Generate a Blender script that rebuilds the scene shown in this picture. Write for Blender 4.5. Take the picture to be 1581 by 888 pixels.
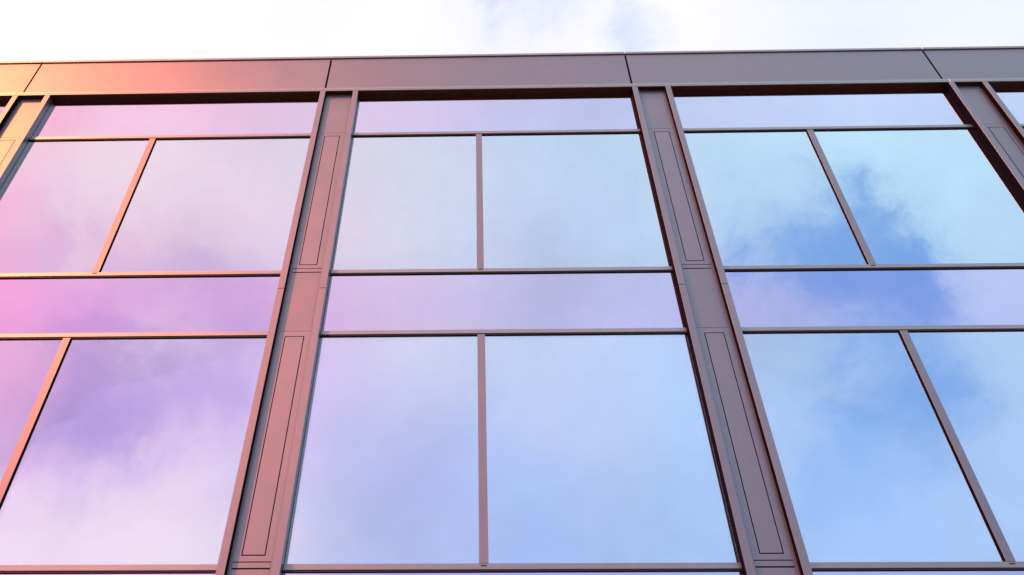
import bpy, bmesh, math, random
from mathutils import Matrix, Vector

for o in list(bpy.data.objects):
    bpy.data.objects.remove(o)
SC = bpy.context.scene
COL = SC.collection
random.seed(7)

# ------------------------------------------------------------------ camera
H0 = 11.30                                   # height of the fascia's lower edge above the pavement
cam_d = bpy.data.cameras.new('camera')
cam = bpy.data.objects.new('camera', cam_d)
COL.objects.link(cam)
rt = Vector((0.99977924, 0.02033879, 0.00527289))
up = Vector((0.00973401, -0.67075372, 0.74161627))
fw = Vector((-0.01862038, 0.74140122, 0.67080363))
cam.matrix_world = Matrix(((rt.x, up.x, -fw.x, 2.196), (rt.y, up.y, -fw.y, -6.4416),
                           (rt.z, up.z, -fw.z, H0 - 9.6797), (0, 0, 0, 1)))
cam_d.sensor_width = 36.0
cam_d.lens = 28.397
cam_d.shift_x = 0.04673
cam_d.shift_y = 0.0060
cam_d.clip_start = 0.05
cam_d.clip_end = 5000
SC.camera = cam
SC.cycles.caustics_reflective = False     # keeps the sun from speckling between metal and glass

# ------------------------------------------------------------------ sun
SUN_DIR = Vector((-0.575, -0.470, 0.672)).normalized()  # aimed and tinted orange to add a warm sheen on the left-hand metal
sl = bpy.data.lights.new('sun', 'SUN')
sl.energy = 3.1
sl.angle = math.radians(5.0)      # wide disc softens the fin shadows
sl.color = (1.0, 0.235, 0.05)
sun = bpy.data.objects.new('sun', sl)
COL.objects.link(sun)
sun.rotation_euler = (-SUN_DIR).to_track_quat('-Z', 'Y').to_euler()
sun.location = (0, -6, 30)

# ------------------------------------------------------------------ sky: Nishita behind broken evening cloud
W = bpy.data.worlds.new('World')
SC.world = W
W.use_nodes = True
nt = W.node_tree
nt.nodes.clear()
def N(t, **kw):
    n = nt.nodes.new(t)
    for k, v in kw.items():
        setattr(n, k, v)
    return n
def L(a, b):
    nt.links.new(a, b)
def inp(sock, v):
    if hasattr(v, 'is_linked') or hasattr(v, 'links'):
        L(v, sock)
    else:
        sock.default_value = v
def vm(op, a, b=None, s=None):
    n = N('ShaderNodeVectorMath', operation=op)
    inp(n.inputs[0], a)
    if b is not None: inp(n.inputs[1], b)
    if s is not None: inp(n.inputs['Scale'], s)
    return n.outputs['Value'] if op in ('DOT_PRODUCT', 'LENGTH', 'DISTANCE') else n.outputs['Vector']
def mt(op, a, b=None, c=None, clamp=False):
    n = N('ShaderNodeMath', operation=op, use_clamp=clamp)
    inp(n.inputs[0], a)
    if b is not None: inp(n.inputs[1], b)
    if c is not None: inp(n.inputs[2], c)
    return n.outputs[0]
def noise(vec, scale, detail=4, rough=0.5, dist=0.0):
    n = N('ShaderNodeTexNoise')
    inp(n.inputs['Vector'], vec)
    n.inputs['Scale'].default_value = scale
    n.inputs['Detail'].default_value = detail
    n.inputs['Roughness'].default_value = rough
    n.inputs['Distortion'].default_value = dist
    return n

out = N('ShaderNodeOutputWorld')
bg = N('ShaderNodeBackground')
L(bg.outputs[0], out.inputs[0])
tc = N('ShaderNodeTexCoord')
D0 = tc.outputs['Generated']
# clouds drift and curl: bend the look-up direction by noise
wn = noise(D0, 3.2, 5, 0.55)
warp = vm('SCALE', vm('SUBTRACT', wn.outputs['Color'], (0.5, 0.5, 0.5)), s=0.26)
DW = vm('NORMALIZE', vm('ADD', D0, warp))

# cloud colour by direction (unit direction, radiance): rosy at left to add warmth, blue-white at right
CLOUD = [
 ((-0.449,-0.514, 0.731),(1.16, 0.56, 0.66)),
 ((-0.478,-0.570, 0.668),(1.26, 0.76, 0.90)),
 ((-0.504,-0.645, 0.574),(1.14, 0.44, 0.80)),
 ((-0.481,-0.616, 0.624),(1.15, 0.56, 0.86)),
 ((-0.431,-0.670, 0.605),(0.96, 0.56, 0.98)),
 ((-0.332,-0.636, 0.696),(1.04, 0.84, 1.02)),
 ((-0.247,-0.632, 0.735),(0.90, 0.80, 0.97)),
 ((-0.334,-0.700, 0.631),(0.90, 0.62, 0.98)),
 ((-0.497,-0.697, 0.517),(1.22, 0.50, 0.96)),
 ((-0.422,-0.753, 0.504),(0.56, 0.42, 0.92)),
 ((-0.300,-0.758, 0.579),(0.68, 0.56, 0.98)),
 ((-0.451,-0.785, 0.425),(0.90, 0.76, 0.98)),
 ((-0.388,-0.832, 0.396),(0.96, 0.88, 1.06)),
 ((-0.110,-0.649, 0.753),(0.80, 0.86, 1.06)),
 (( 0.088,-0.652, 0.753),(0.65, 0.84, 1.12)),
 ((-0.112,-0.740, 0.664),(0.70, 0.72, 0.98)),
 (( 0.088,-0.743, 0.664),(0.58, 0.70, 1.00)),
 ((-0.080,-0.891, 0.447),(0.52, 0.62, 1.00)),
 (( 0.125,-0.809, 0.574),(0.58, 0.68, 0.99)),
 (( 0.082,-0.898, 0.433),(0.44, 0.55, 0.99)),
 (( 0.249,-0.873, 0.420),(0.46, 0.66, 1.05)),
 (( 0.295,-0.599, 0.744),(0.66, 0.94, 1.18)),
 (( 0.505,-0.589, 0.631),(0.62, 0.98, 1.20)),
 (( 0.460,-0.553, 0.694),(0.64, 0.98, 1.20)),
 (( 0.506,-0.655, 0.561),(0.54, 0.68, 1.06)),
 (( 0.344,-0.702, 0.624),(0.58, 0.68, 1.04)),
 (( 0.341,-0.768, 0.543),(0.43, 0.70, 1.09)),
 (( 0.504,-0.690, 0.519),(0.50, 0.76, 1.14)),
 (( 0.392,-0.823, 0.410),(0.44, 0.64, 1.08)),
 (( 0.000, 0.450, 0.890),(0.91, 0.90, 0.98)),
 ((-0.500, 0.500, 0.700),(1.02, 0.95, 0.97)),
 (( 0.500, 0.450, 0.740),(0.80, 0.83, 0.94)),
 (( 0.000, 0.950, 0.300),(0.95, 0.93, 1.00)),
 (( 0.950, 0.000, 0.300),(0.42, 0.55, 0.82)),
 ((-0.950, 0.000, 0.300),(1.05, 0.72, 0.72)),
 (( 0.000,-0.990, 0.120),(0.34, 0.38, 0.58)),  # unseen low sky, darkened to dim the lower metal
 (( 0.550,-0.820, 0.130),(0.26, 0.34, 0.58)),
]
# soft mean of the table, weighted by nearness of direction
KS = 110.0
acc = None
wsum = None
for d, c in CLOUD:
    d = Vector(d).normalized()
    dot = vm('DOT_PRODUCT', DW, tuple(d))
    w = mt('EXPONENT', mt('MULTIPLY_ADD', dot, KS, -KS))
    term = vm('SCALE', tuple(c), s=w)
    acc = term if acc is None else vm('ADD', acc, term)
    wsum = w if wsum is None else mt('ADD', wsum, w)
inv = mt('DIVIDE', 1.0, mt('MAXIMUM', wsum, 1e-12))
cloud = vm('SCALE', acc, s=inv)
# billow structure
bn = noise(vm('MULTIPLY', D0, (1.0, 1.0, 1.35)), 4.2, 7, 0.56, 0.35)
shade = mt('MULTIPLY_ADD', bn.outputs['Fac'], 0.42, 0.90)
cloud = vm('SCALE', cloud, s=shade)

# gaps where the blue sky shows through, shaded undersides and bright puffs: centre, tightness, amount
GAPS = [
 (( 0.343,-0.634, 0.693), 567, 0.28), (( 0.370,-0.654, 0.660), 945, 0.75), (( 0.401,-0.650, 0.645), 1080, 0.95),
 (( 0.429,-0.600, 0.675), 1215, 0.70), (( 0.447,-0.615, 0.649), 1350, 1.35), (( 0.470,-0.630, 0.619), 1350, 1.5),
 (( 0.363,-0.682, 0.635), 1215, 1.2), (( 0.413,-0.664, 0.623), 1215, 0.9), (( 0.475,-0.645, 0.599), 1350, 1.2),
 (( 0.436,-0.683, 0.586), 1215, 0.55), (( 0.445,-0.715, 0.539), 1000, 0.75), (( 0.445,-0.747, 0.493), 800, 0.80),
 (( 0.483,-0.703, 0.521), 1485, 1.0), (( 0.492,-0.711, 0.502), 1215, 0.60), (( 0.418,-0.801, 0.429), 675, 0.40),
 (( 0.073,-0.905, 0.420), 472, 0.22),
 (( 0.041, 0.470, 0.882), 1600, 0.34), (( 0.093, 0.462, 0.884), 1900, 0.22), (( 0.175, 0.488, 0.855), 1800, 0.42),
]
SHADED = [
 ((-0.440,-0.738, 0.511), 700, 0.70), ((-0.403,-0.769, 0.497), 900, 0.85), ((-0.461,-0.752, 0.471), 700, 0.45),
 ((-0.374,-0.736, 0.564), 500, 0.40), ((-0.313,-0.768, 0.559), 500, 0.55), ((-0.452,-0.611, 0.649), 900, 0.30),
 ((-0.338,-0.613, 0.715), 900, 0.30), ((-0.314,-0.700, 0.641), 700, 0.40), ((-0.111,-0.860, 0.498), 260, 0.18),
 (( 0.310,-0.730, 0.609), 500, 0.15), ((-0.418,-0.712, 0.565), 700, 0.35),
]
PUFFS = [
 ((-0.476,-0.544, 0.691), 500, 0.45), ((-0.375,-0.575, 0.727), 260, 1.9), ((-0.362,-0.845, 0.394), 400, 0.55), ((-0.468,-0.801, 0.374), 500, 0.55),
 ((-0.350,-0.725, 0.594), 1200, 0.45), ((-0.310,-0.830, 0.462), 500, 0.25),
]
gw = noise(D0, 6.5, 9, 0.66, 0.3)
DG = vm('NORMALIZE', vm('ADD', D0, vm('SCALE', vm('SUBTRACT', gw.outputs['Color'], (0.5, 0.5, 0.5)), s=0.25)))
def patches(tab, top, nz):
    g = None
    for d, k, a in tab:
        d = Vector(d).normalized()
        w = mt('MULTIPLY', mt('EXPONENT', mt('MULTIPLY_ADD', vm('DOT_PRODUCT', DG, tuple(d)), k, -float(k))), a)
        g = w if g is None else mt('ADD', g, w)
    g = mt('MULTIPLY', g, mt('MULTIPLY_ADD', nz, 1.4, 0.30))
    return mt('SUBTRACT', top, mt('MULTIPLY', mt('EXPONENT', mt('MULTIPLY', g, -1.0)), top))
def mixc(f, a, b):
    m = N('ShaderNodeMix', data_type='RGBA')
    inp(m.inputs['Factor'], f)
    L(a, m.inputs['A'])
    if isinstance(b, tuple): m.inputs['B'].default_value = (*b, 1)
    else: L(b, m.inputs['B'])
    return m.outputs['Result']
gap = patches(GAPS, 0.92, gw.outputs['Fac'])
cloud = mixc(patches(SHADED, 0.95, bn.outputs['Fac']), cloud, (0.46, 0.36, 0.92))
cloud = mixc(patches(PUFFS, 0.9, gw.outputs['Fac']), cloud, (1.22, 1.02, 1.16))

sky = N('ShaderNodeTexSky', sky_type='NISHITA')
sky.sun_disc = False
sky.sun_elevation = math.asin(SUN_DIR.z)
sky.sun_rotation = math.atan2(SUN_DIR.x, SUN_DIR.y)
skc = vm('ADD', vm('SCALE', sky.outputs[0], s=0.15), (0.03, 0.20, 0.62))   # clear air with thin high haze
L(mixc(gap, cloud, skc), bg.inputs['Color'])
bg.inputs['Strength'].default_value = 1.0

SC.view_settings.view_transform = 'Standard'
SC.view_settings.look = 'None'
SC.view_settings.exposure = 0.0
SC.view_settings.gamma = 1.0

# ------------------------------------------------------------------ materials
def mat(name):
    global nt
    m = bpy.data.materials.new(name)
    m.use_nodes = True
    nt = m.node_tree
    nt.nodes.clear()
    o = N('ShaderNodeOutputMaterial')
    return m, o
def ramp(fac, stops):
    r = N('ShaderNodeValToRGB')
    inp(r.inputs[0], fac)
    els = r.color_ramp.elements
    while len(els) < len(stops): els.new(0.5)
    for e, (p, c) in zip(els, stops):
        e.position = p
        e.color = (*c, 1)
    return r.outputs[0]

def metal(name, base, metallic, rough, flake=1.0, spread=0.06):
    m, o = mat(name)
    p = N('ShaderNodeBsdfPrincipled')
    L(p.outputs[0], o.inputs[0])
    g = N('ShaderNodeNewGeometry')
    oi = N('ShaderNodeObjectInfo')
    pos = g.outputs['Position']
    # rain wash: tall thin streaks; cloudy batch variation; fine metallic flake
    st = noise(vm('MULTIPLY', pos, (26, 26, 0.7)), 1.0, 4, 0.6)
    cl = noise(pos, 2.3, 4, 0.55)
    fl = noise(pos, 420.0, 2, 0.5)
    v = mt('MULTIPLY_ADD', st.outputs['Fac'], 0.07, 0.955)
    v = mt('MULTIPLY', v, mt('MULTIPLY_ADD', cl.outputs['Fac'], 0.18, 0.91))
    v = mt('MULTIPLY', v, mt('MULTIPLY_ADD', fl.outputs['Fac'], 0.22 * flake, 1 - 0.11 * flake))
    v = mt('MULTIPLY', v, mt('MULTIPLY_ADD', oi.outputs['Random'], spread, 1 - spread / 2))
    L(vm('SCALE', base, s=v), p.inputs['Base Color'])
    p.inputs['Metallic'].default_value = metallic
    L(mt('MULTIPLY_ADD', cl.outputs['Fac'], 0.12, rough - 0.06), p.inputs['Roughness'])
    # slight oil-canning of the sheet
    b = N('ShaderNodeBump')
    b.inputs['Strength'].default_value = 0.25
    b.inputs['Distance'].default_value = 0.004
    oc = noise(pos, 1.6, 2, 0.4)
    L(oc.outputs['Fac'], b.inputs['Height'])
    L(b.outputs[0], p.inputs['Normal'])
    return m

def plain(name, col, rough, bump=0.0, scale=40, var=0.3, spec=0.5):
    m, o = mat(name)
    p = N('ShaderNodeBsdfPrincipled')
    L(p.outputs[0], o.inputs[0])
    g = N('ShaderNodeNewGeometry')
    n = noise(g.outputs['Position'], scale, 6, 0.6)
    L(vm('SCALE', col, s=mt('MULTIPLY_ADD', n.outputs['Fac'], var * 2, 1 - var)), p.inputs['Base Color'])
    p.inputs['Roughness'].default_value = rough
    p.inputs['Specular IOR Level'].default_value = spec
    if bump:
        b = N('ShaderNodeBump')
        b.inputs['Strength'].default_value = bump
        b.inputs['Distance'].default_value = 0.01
        L(n.outputs['Fac'], b.inputs['Height'])
        L(b.outputs[0], p.inputs['Normal'])
    return m
M_BRONZE = metal('bronze_aluminium', (0.345, 0.300, 0.300), 0.90, 0.48)
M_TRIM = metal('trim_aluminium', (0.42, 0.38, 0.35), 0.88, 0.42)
M_WEB = plain('web_shaded', (0.008, 0.009, 0.024), 0.8, spec=0.05)  # shade of the left-facing fin sides put into the colour
M_INNER = plain('channel_black', (0.010, 0.007, 0.007), 0.8, spec=0.05)  # near-black puts the shade inside the channel into the colour
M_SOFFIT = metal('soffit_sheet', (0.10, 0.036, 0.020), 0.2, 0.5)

M_GASKET = plain('black_gasket', (0.018, 0.013, 0.014), 0.55)
M_BACK = plain('cavity_black', (0.012, 0.010, 0.011), 0.8)
M_BLIND = plain('blind_fabric', (0.66, 0.82, 0.92), 0.9, 0.15, 300, 0.04)
M_CORE = plain('render_wall', (0.30, 0.28, 0.27), 0.85, 0.3, 30)
M_ROOF = plain('roof_membrane', (0.16, 0.16, 0.16), 0.9, 0.3, 12)
M_ASPH = plain('asphalt', (0.050, 0.050, 0.052), 0.9, 0.6, 60)
M_PAVE = plain('paving', (0.32, 0.31, 0.29), 0.85, 0.4, 25)
M_KERB = plain('kerb_stone', (0.22, 0.21, 0.20), 0.8, 0.4, 25)
M_GRASS = plain('far_ground', (0.06, 0.075, 0.035), 0.95, 0.5, 3)

def glass(name, tint, refl, see):
    m, o = mat(name)
    g = N('ShaderNodeNewGeometry')
    pos = g.outputs['Position']
    oi = N('ShaderNodeObjectInfo')
    gl = N('ShaderNodeBsdfGlossy')
    gl.inputs['Roughness'].default_value = 0.0
    # roller-wave and pillowing of toughened glass, different in every pane
    off = vm('SCALE', (13.7, 0.0, 7.1), s=oi.outputs['Random'])
    wv = noise(vm('ADD', vm('MULTIPLY', pos, (0.55, 1, 0.8)), off), 1.0, 2, 0.4)
    b = N('ShaderNodeBump')
    b.inputs['Strength'].default_value = 0.5
    b.inputs['Distance'].default_value = 0.010
    L(wv.outputs['Fac'], b.inputs['Height'])
    # each pane sits a hair out of true
    rnd = N('ShaderNodeTexWhiteNoise', noise_dimensions='1D')
    L(oi.outputs['Random'], rnd.inputs['W'])
    tilt = vm('SCALE', vm('SUBTRACT', rnd.outputs['Color'], (0.5, 0.5, 0.5)), s=0.016)
    L(vm('NORMALIZE', vm('ADD', b.outputs[0], tilt)), gl.inputs['Normal'])
    # faint dust film with dried rain runs
    du = noise(vm('MULTIPLY', pos, (18, 18, 0.9)), 1.0, 5, 0.65)
    du2 = noise(pos, 5.0, 5, 0.6)
    film = mt('MULTIPLY', mt('MULTIPLY_ADD', du.outputs['Fac'], 0.5, 0.5), du2.outputs['Fac'])
    sp = noise(pos, 38.0, 2, 0.5)
    spot = mt('MULTIPLY', mt('SUBTRACT', sp.outputs['Fac'], 0.83, clamp=True), 6.0, clamp=True)
    L(vm('SCALE', tint, s=mt('SUBTRACT', mt('MULTIPLY_ADD', film, -0.08, 1.0), mt('MULTIPLY', spot, 0.5))), gl.inputs['Color'])
    tr = N('ShaderNodeBsdfTransparent')
    tr.inputs['Color'].default_value = (*see, 1)
    mx = N('ShaderNodeMixShader')
    lw = N('ShaderNodeFresnel')
    lw.inputs['IOR'].default_value = 1.5
    L(mt('MULTIPLY_ADD', lw.outputs[0], 1 - refl, refl, clamp=True), mx.inputs[0])
    L(tr.outputs[0], mx.inputs[1])
    L(gl.outputs[0], mx.inputs[2])
    L(mx.outputs[0], o.inputs[0])
    return m
M_GLASS = glass('coated_window_glass', (1.0, 1.0, 1.0), 0.72, (0.95, 1.0, 1.0))
M_SPAN = glass('coated_spandrel_glass', (0.93, 0.77, 0.88), 0.82, (0.5, 0.5, 0.55))

# ------------------------------------------------------------------ mesh helpers
def bm_box(bm, x0, x1, y0, y1, z0, z1, bev=0.0):
    r = bmesh.ops.create_cube(bm, size=1.0)
    vs = r['verts']
    for v in vs:
        v.co = ((x0 + x1) / 2 + v.co.x * (x1 - x0), (y0 + y1) / 2 + v.co.y * (y1 - y0), (z0 + z1) / 2 + v.co.z * (z1 - z0))
    if bev:
        es = list({e for v in vs for e in v.link_edges})
        bmesh.ops.bevel(bm, geom=es, offset=bev, segments=1, affect='EDGES', profile=0.5)
def mesh(name, boxes, material):
    bm = bmesh.new()
    for b in boxes:
        bm_box(bm, *b)
    me = bpy.data.meshes.new(name)
    bm.to_mesh(me)
    bm.free()
    me.materials.append(material)
    return me
def put(name, me, parent=None, loc=(0, 0, 0)):
    o = bpy.data.objects.new(name, me)
    COL.objects.link(o)
    o.location = loc
    if parent: o.parent = parent
    return o

# ------------------------------------------------------------------ ground
def struct(name, boxes, material):
    o = put(name, mesh(name, boxes, material))
    o['kind'] = 'structure'
    return o
struct('ground', [(-900, 900, -900, 900, -0.6, -0.13)], M_GRASS)
struct('road', [(-300, 300, -13.5, -4.65, -0.30, -0.12)], M_ASPH)
struct('far_pavement', [(-300, 300, -18.0, -13.65, -0.30, 0.0)], M_PAVE)
struct('pavement', [(-300, 300, -4.5, 0.05, -0.30, 0.0)], M_PAVE)
struct('kerb', [(-300, 300, -4.65, -4.5, -0.30, 0.012, 0.01)], M_KERB)
struct('far_kerb', [(-300, 300, -13.65, -13.5, -0.30, 0.012, 0.01)], M_KERB)

# ------------------------------------------------------------------ building
BAY = 4.35
PW = 0.5314          # pilaster width
FW = 0.0728          # fin width
STO = 3.4206         # storey height
GY = 0.097           # glass plane behind the fin fronts
K0, K1 = -3, 4       # pilasters K0..K1
ROWS = 3
Z = lambda z: H0 + z
B = bpy.data.objects.new('office_building', None)
COL.objects.link(B)
B['label'] = 'modern office building with bronze metal pilasters and large mirrored windows reflecting pink and blue clouds'
B['category'] = 'building'

XA, XB = K0 * BAY, K1 * BAY + PW
put('wall', mesh('wall', [(XA + .01, XB - .01, 0.24, 14.0, 0.0, Z(0.55)),
                          (XA + .01, XB - .01, 0.131, 0.24, Z(0.03), Z(0.94)),
                          (XA + .01, XA + .16, 0.24, 14.0, Z(0.55), Z(0.94)),
                          (XB - .16, XB - .01, 0.24, 14.0, Z(0.55), Z(0.94)),
                          (XA + .16, XB - .16, 13.85, 14.0, Z(0.55), Z(0.94))], M_BACK), B)
put('side_cladding', mesh('side_cladding', [(XA - .04, XA + .0, 0.24, 14.04, 0.0, Z(0.94)),
                                            (XB + .0, XB + .04, 0.24, 14.04, 0.0, Z(0.94)),
                                            (XA, XB, 14.003, 14.04, 0.0, Z(0.94))], M_CORE), B)
put('roof', mesh('roof', [(XA + .17, XB - .17, 0.25, 13.84, Z(0.551), Z(0.60))], M_ROOF), B)
put('plinth', mesh('plinth', [(XA, XB, 0.06, 0.23, 0.0, 0.11, 0.004)], M_BRONZE), B)
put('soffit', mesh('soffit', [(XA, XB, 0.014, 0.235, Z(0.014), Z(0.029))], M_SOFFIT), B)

JX = 0.033
me_par = mesh('parapet_panel', [(0.014, BAY - 0.014, 0.09, 0.0925, 0.075, 0.958)], M_BRONZE)
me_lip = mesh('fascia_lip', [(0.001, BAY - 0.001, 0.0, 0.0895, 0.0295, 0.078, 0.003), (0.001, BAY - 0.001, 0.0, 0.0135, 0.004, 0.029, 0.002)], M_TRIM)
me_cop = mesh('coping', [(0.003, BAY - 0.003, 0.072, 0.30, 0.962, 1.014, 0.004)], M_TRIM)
for k in range(K0, K1 + 1):
    loc = (k * BAY + JX, 0, H0)
    if k == K1: 
        end = 0.5
        put('parapet_panel', mesh('parapet_panel_end', [(0.014, end, 0.09, 0.0925, 0.075, 0.958)], M_BRONZE), B, loc)
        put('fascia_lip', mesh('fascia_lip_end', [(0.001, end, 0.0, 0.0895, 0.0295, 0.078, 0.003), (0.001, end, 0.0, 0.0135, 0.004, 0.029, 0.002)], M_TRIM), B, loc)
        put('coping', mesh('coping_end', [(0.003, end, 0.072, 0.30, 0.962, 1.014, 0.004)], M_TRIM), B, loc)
    else:
        put('parapet_panel', me_par, B, loc)
        put('fascia_lip', me_lip, B, loc)
        put('coping', me_cop, B, loc)

# pilasters: two projecting fins with recessed sheets between them
PY = 0.066           # sheet plane
zj = -3.745
joints = [0.0035] + [zj - STO * i for i in range(ROWS)] + [-H0 + 0.0]
me_pil = mesh('pilaster', [(FW + .001, PW - FW - .001, 0.112, 0.236, -H0 + .001, 0.0135)], M_BACK)
fin_cache, fin_data = {}, []
for a, b in zip(joints[:-1], joints[1:]):
    z1 = a - 0.003
    z0 = b + (0.003 if b > -H0 + .1 else 0.001)
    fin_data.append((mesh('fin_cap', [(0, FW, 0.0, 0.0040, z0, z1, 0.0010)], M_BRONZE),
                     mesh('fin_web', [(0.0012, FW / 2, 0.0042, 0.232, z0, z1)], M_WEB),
                     mesh('channel_shade_side', [(FW / 2 + 0.0004, FW - 0.0012, 0.0042, 0.112, z0, z1)], M_INNER),  # added face, coloured as the shaded inner side of the fin
                     mesh('fin_web_lit', [(0.0012, FW / 2, 0.0042, 0.232, z0, z1)], M_BRONZE)))  # right-facing web keeps the bronze, as the lit side
# sheet pieces of one storey, z from the storey's head line (t1 = -0.868)
XL, XR = FW + 0.031, PW - FW - 0.031       # centre sheet between narrow side returns
IX0, IX1 = 0.1735, 0.3600                  # flush vent panel
def sheet_boxes(zt, zb, hole=None):
    y0, y1 = PY, PY + .004
    if not hole: return [(XL, XR, y0, y1, zb, zt, 0.0012)]
    hx0, hx1, hz0, hz1 = hole
    g = 0.0100
    return [(XL, hx0 - g, y0, y1, zb, zt), (hx1 + g, XR, y0, y1, zb, zt),
            (hx0 - g + 1e-4, hx1 + g - 1e-4, y0, y1, hz1 + g, zt), (hx0 - g + 1e-4, hx1 + g - 1e-4, y0, y1, zb, hz0 - g)]
me_vent = mesh('vent_panel', [(IX0, IX1, PY - .001, PY + .004, -3.317 + .005, -0.938 - .005)], M_BRONZE)
me_sheet_w = mesh('cover_sheet', sheet_boxes(-0.868 - .0015, -3.372, (IX0, IX1, -3.317 + .005, -0.938 - .005)), M_BRONZE)
me_band = mesh('joint_strip', [(XL, XR, PY, PY + .004, -3.428, -3.380, 0.0012)], M_BRONZE)
me_sheet_s = mesh('cover_sheet_short', sheet_boxes(-3.440, -0.868 - STO + .0015), M_BRONZE)
me_sheet_t = mesh('cover_sheet_top', sheet_boxes(0.0133, -0.880 + .0015), M_BRONZE)
me_side = mesh('side_return', [(FW + .0005, XL - .0004, PY + .0006, PY + .005, -H0 + .001, 0.0133), (XR + .0004, PW - FW - .0005, PY + .0006, PY + .005, -H0 + .001, 0.0133)], M_BRONZE)
for k in range(K0, K1 + 1):
    P = put('pilaster', me_pil, B, (k * BAY, 0, H0))
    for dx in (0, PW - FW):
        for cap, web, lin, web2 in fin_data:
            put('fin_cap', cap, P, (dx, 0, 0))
            for o, me in ((put('fin_web', web2 if dx else web, P, (dx, 0, 0)), web), (put('channel_shade_side', lin, P, (dx, 0, 0)), lin)):
                if dx: o.scale.x, o.location.x = -1, PW      # handed pair: light and shade put into the two web colours
    put('side_return', me_side, P)
    put('cover_sheet', me_sheet_t, P)
    for r in range(ROWS):
        dz = -STO * r - 0.012
        put('cover_sheet', me_sheet_w, P, (0, 0, dz))
        put('vent_panel', me_vent, P, (0, 0, dz))
        put('joint_strip', me_band, P, (0, 0, dz))
        if -0.868 - STO * (r + 1) > -H0 + .05:
            put('cover_sheet', me_sheet_s, P, (0, 0, dz))

# windows and glass spandrel strips of one bay
GX0, GX1 = PW, BAY
MX0, MX1 = 2.173, 2.252
TB = -0.934; T2T, T2B = -3.402, -3.470; T3T = -4.289
def pane(x0, x1, z0, z1, name, m):
    return mesh(name, [(x0, x1, GY, GY + .010, z0, z1)], m)
g_ = 0.004
me_paneL = pane(GX0 + g_, MX0 + .012, T2T - .02, TB + .02, 'pane', M_GLASS)
me_paneR = pane(MX1 - .012, GX1 - g_, T2T - .02, TB + .02, 'pane', M_GLASS)
me_spP = pane(GX0 + g_, GX1 - g_, T3T - .02, T2B + .02, 'pane', M_SPAN)
me_topP = pane(GX0 + g_, GX1 - g_, -0.868 - .02, 0.0133, 'pane', M_SPAN)
me_frame = mesh('window', [  # dark inner frame behind the glass
    (GX0 + .001, GX0 + .035, GY + .013, 0.22, T2T, TB), (GX1 - .035, GX1 - .001, GY + .013, 0.22, T2T, TB),
    (GX0 + .036, GX1 - .036, GY + .013, 0.22, TB - .03, TB), (GX0 + .036, GX1 - .036, GY + .013, 0.22, T2T, T2T + .03),
    (MX0 + .005, MX1 - .005, GY + .013, 0.22, T2T + .031, TB - .031)], M_GASKET)
me_mull = mesh('mullion', [(MX0, MX1, 0.0735, 0.0755, T2T + .0005, TB - .0005, 0.0006)], M_BRONZE)
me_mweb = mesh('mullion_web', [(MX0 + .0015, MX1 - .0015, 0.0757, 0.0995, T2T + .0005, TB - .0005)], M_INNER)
me_clip = mesh('mullion_foot', [(MX0 + .015, MX1 - .015, 0.0705, 0.0750, -3.425, -3.418)], M_GASKET)
me_blL = mesh('roller_blind', [(GX0 + .04, MX0 - .04, 0.155, 0.158, T2T + .034, TB - .085)], M_BLIND)
me_blR = mesh('roller_blind', [(MX1 + .005, GX1 - .07, 0.155, 0.158, T2T + .034, TB - .085)], M_BLIND)
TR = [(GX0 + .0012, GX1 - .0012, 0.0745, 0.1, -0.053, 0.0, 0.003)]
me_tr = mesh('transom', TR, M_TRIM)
me_gk = mesh('gasket', [(GX0 + .0014, GX1 - .0014, 0.0810, 0.0995, -0.067, -0.0535)], M_GASKET)
me_eg = mesh('edge_gasket', [(GX0 + .0003, GX0 + g_ - .0003, 0.083, 0.0995, -1.0, 0.0), (GX1 - g_ + .0003, GX1 - .0003, 0.083, 0.0995, -1.0, 0.0)], M_GASKET)
for k in range(K0, K1):
    x = k * BAY
    s = put('spandrel', mesh('spandrel', [(GX0 + .01, GX1 - .01, 0.125, 0.2, -0.85, 0.02)], M_BACK) if k == K0 else me_tb, B, (x, 0, H0))
    me_tb = s.data
    put('pane', me_topP, s)
    for r in range(ROWS):
        dz = -STO * r
        w = put('window', me_frame, B, (x, 0, H0 + dz))
        put('pane', me_paneL, w); put('pane', me_paneR, w)
        put('mullion', me_mull, w)
        put('mullion_web', me_mweb, w)
        put('mullion_foot', me_clip, w)
        put('roller_blind', me_blL, w); put('roller_blind', me_blR, w)
        for zt in (-0.868, T2T):
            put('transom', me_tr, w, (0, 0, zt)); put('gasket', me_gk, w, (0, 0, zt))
        if k == K0 and r == 0:
            me_sb = mesh('spandrel_back', [(GX0 + .01, GX1 - .01, 0.125, 0.2, T3T + .005, T2B - .005)], M_BACK)
        s = put('spandrel', me_sb, B, (x, 0, H0 + dz))
        put('pane', me_spP, s)
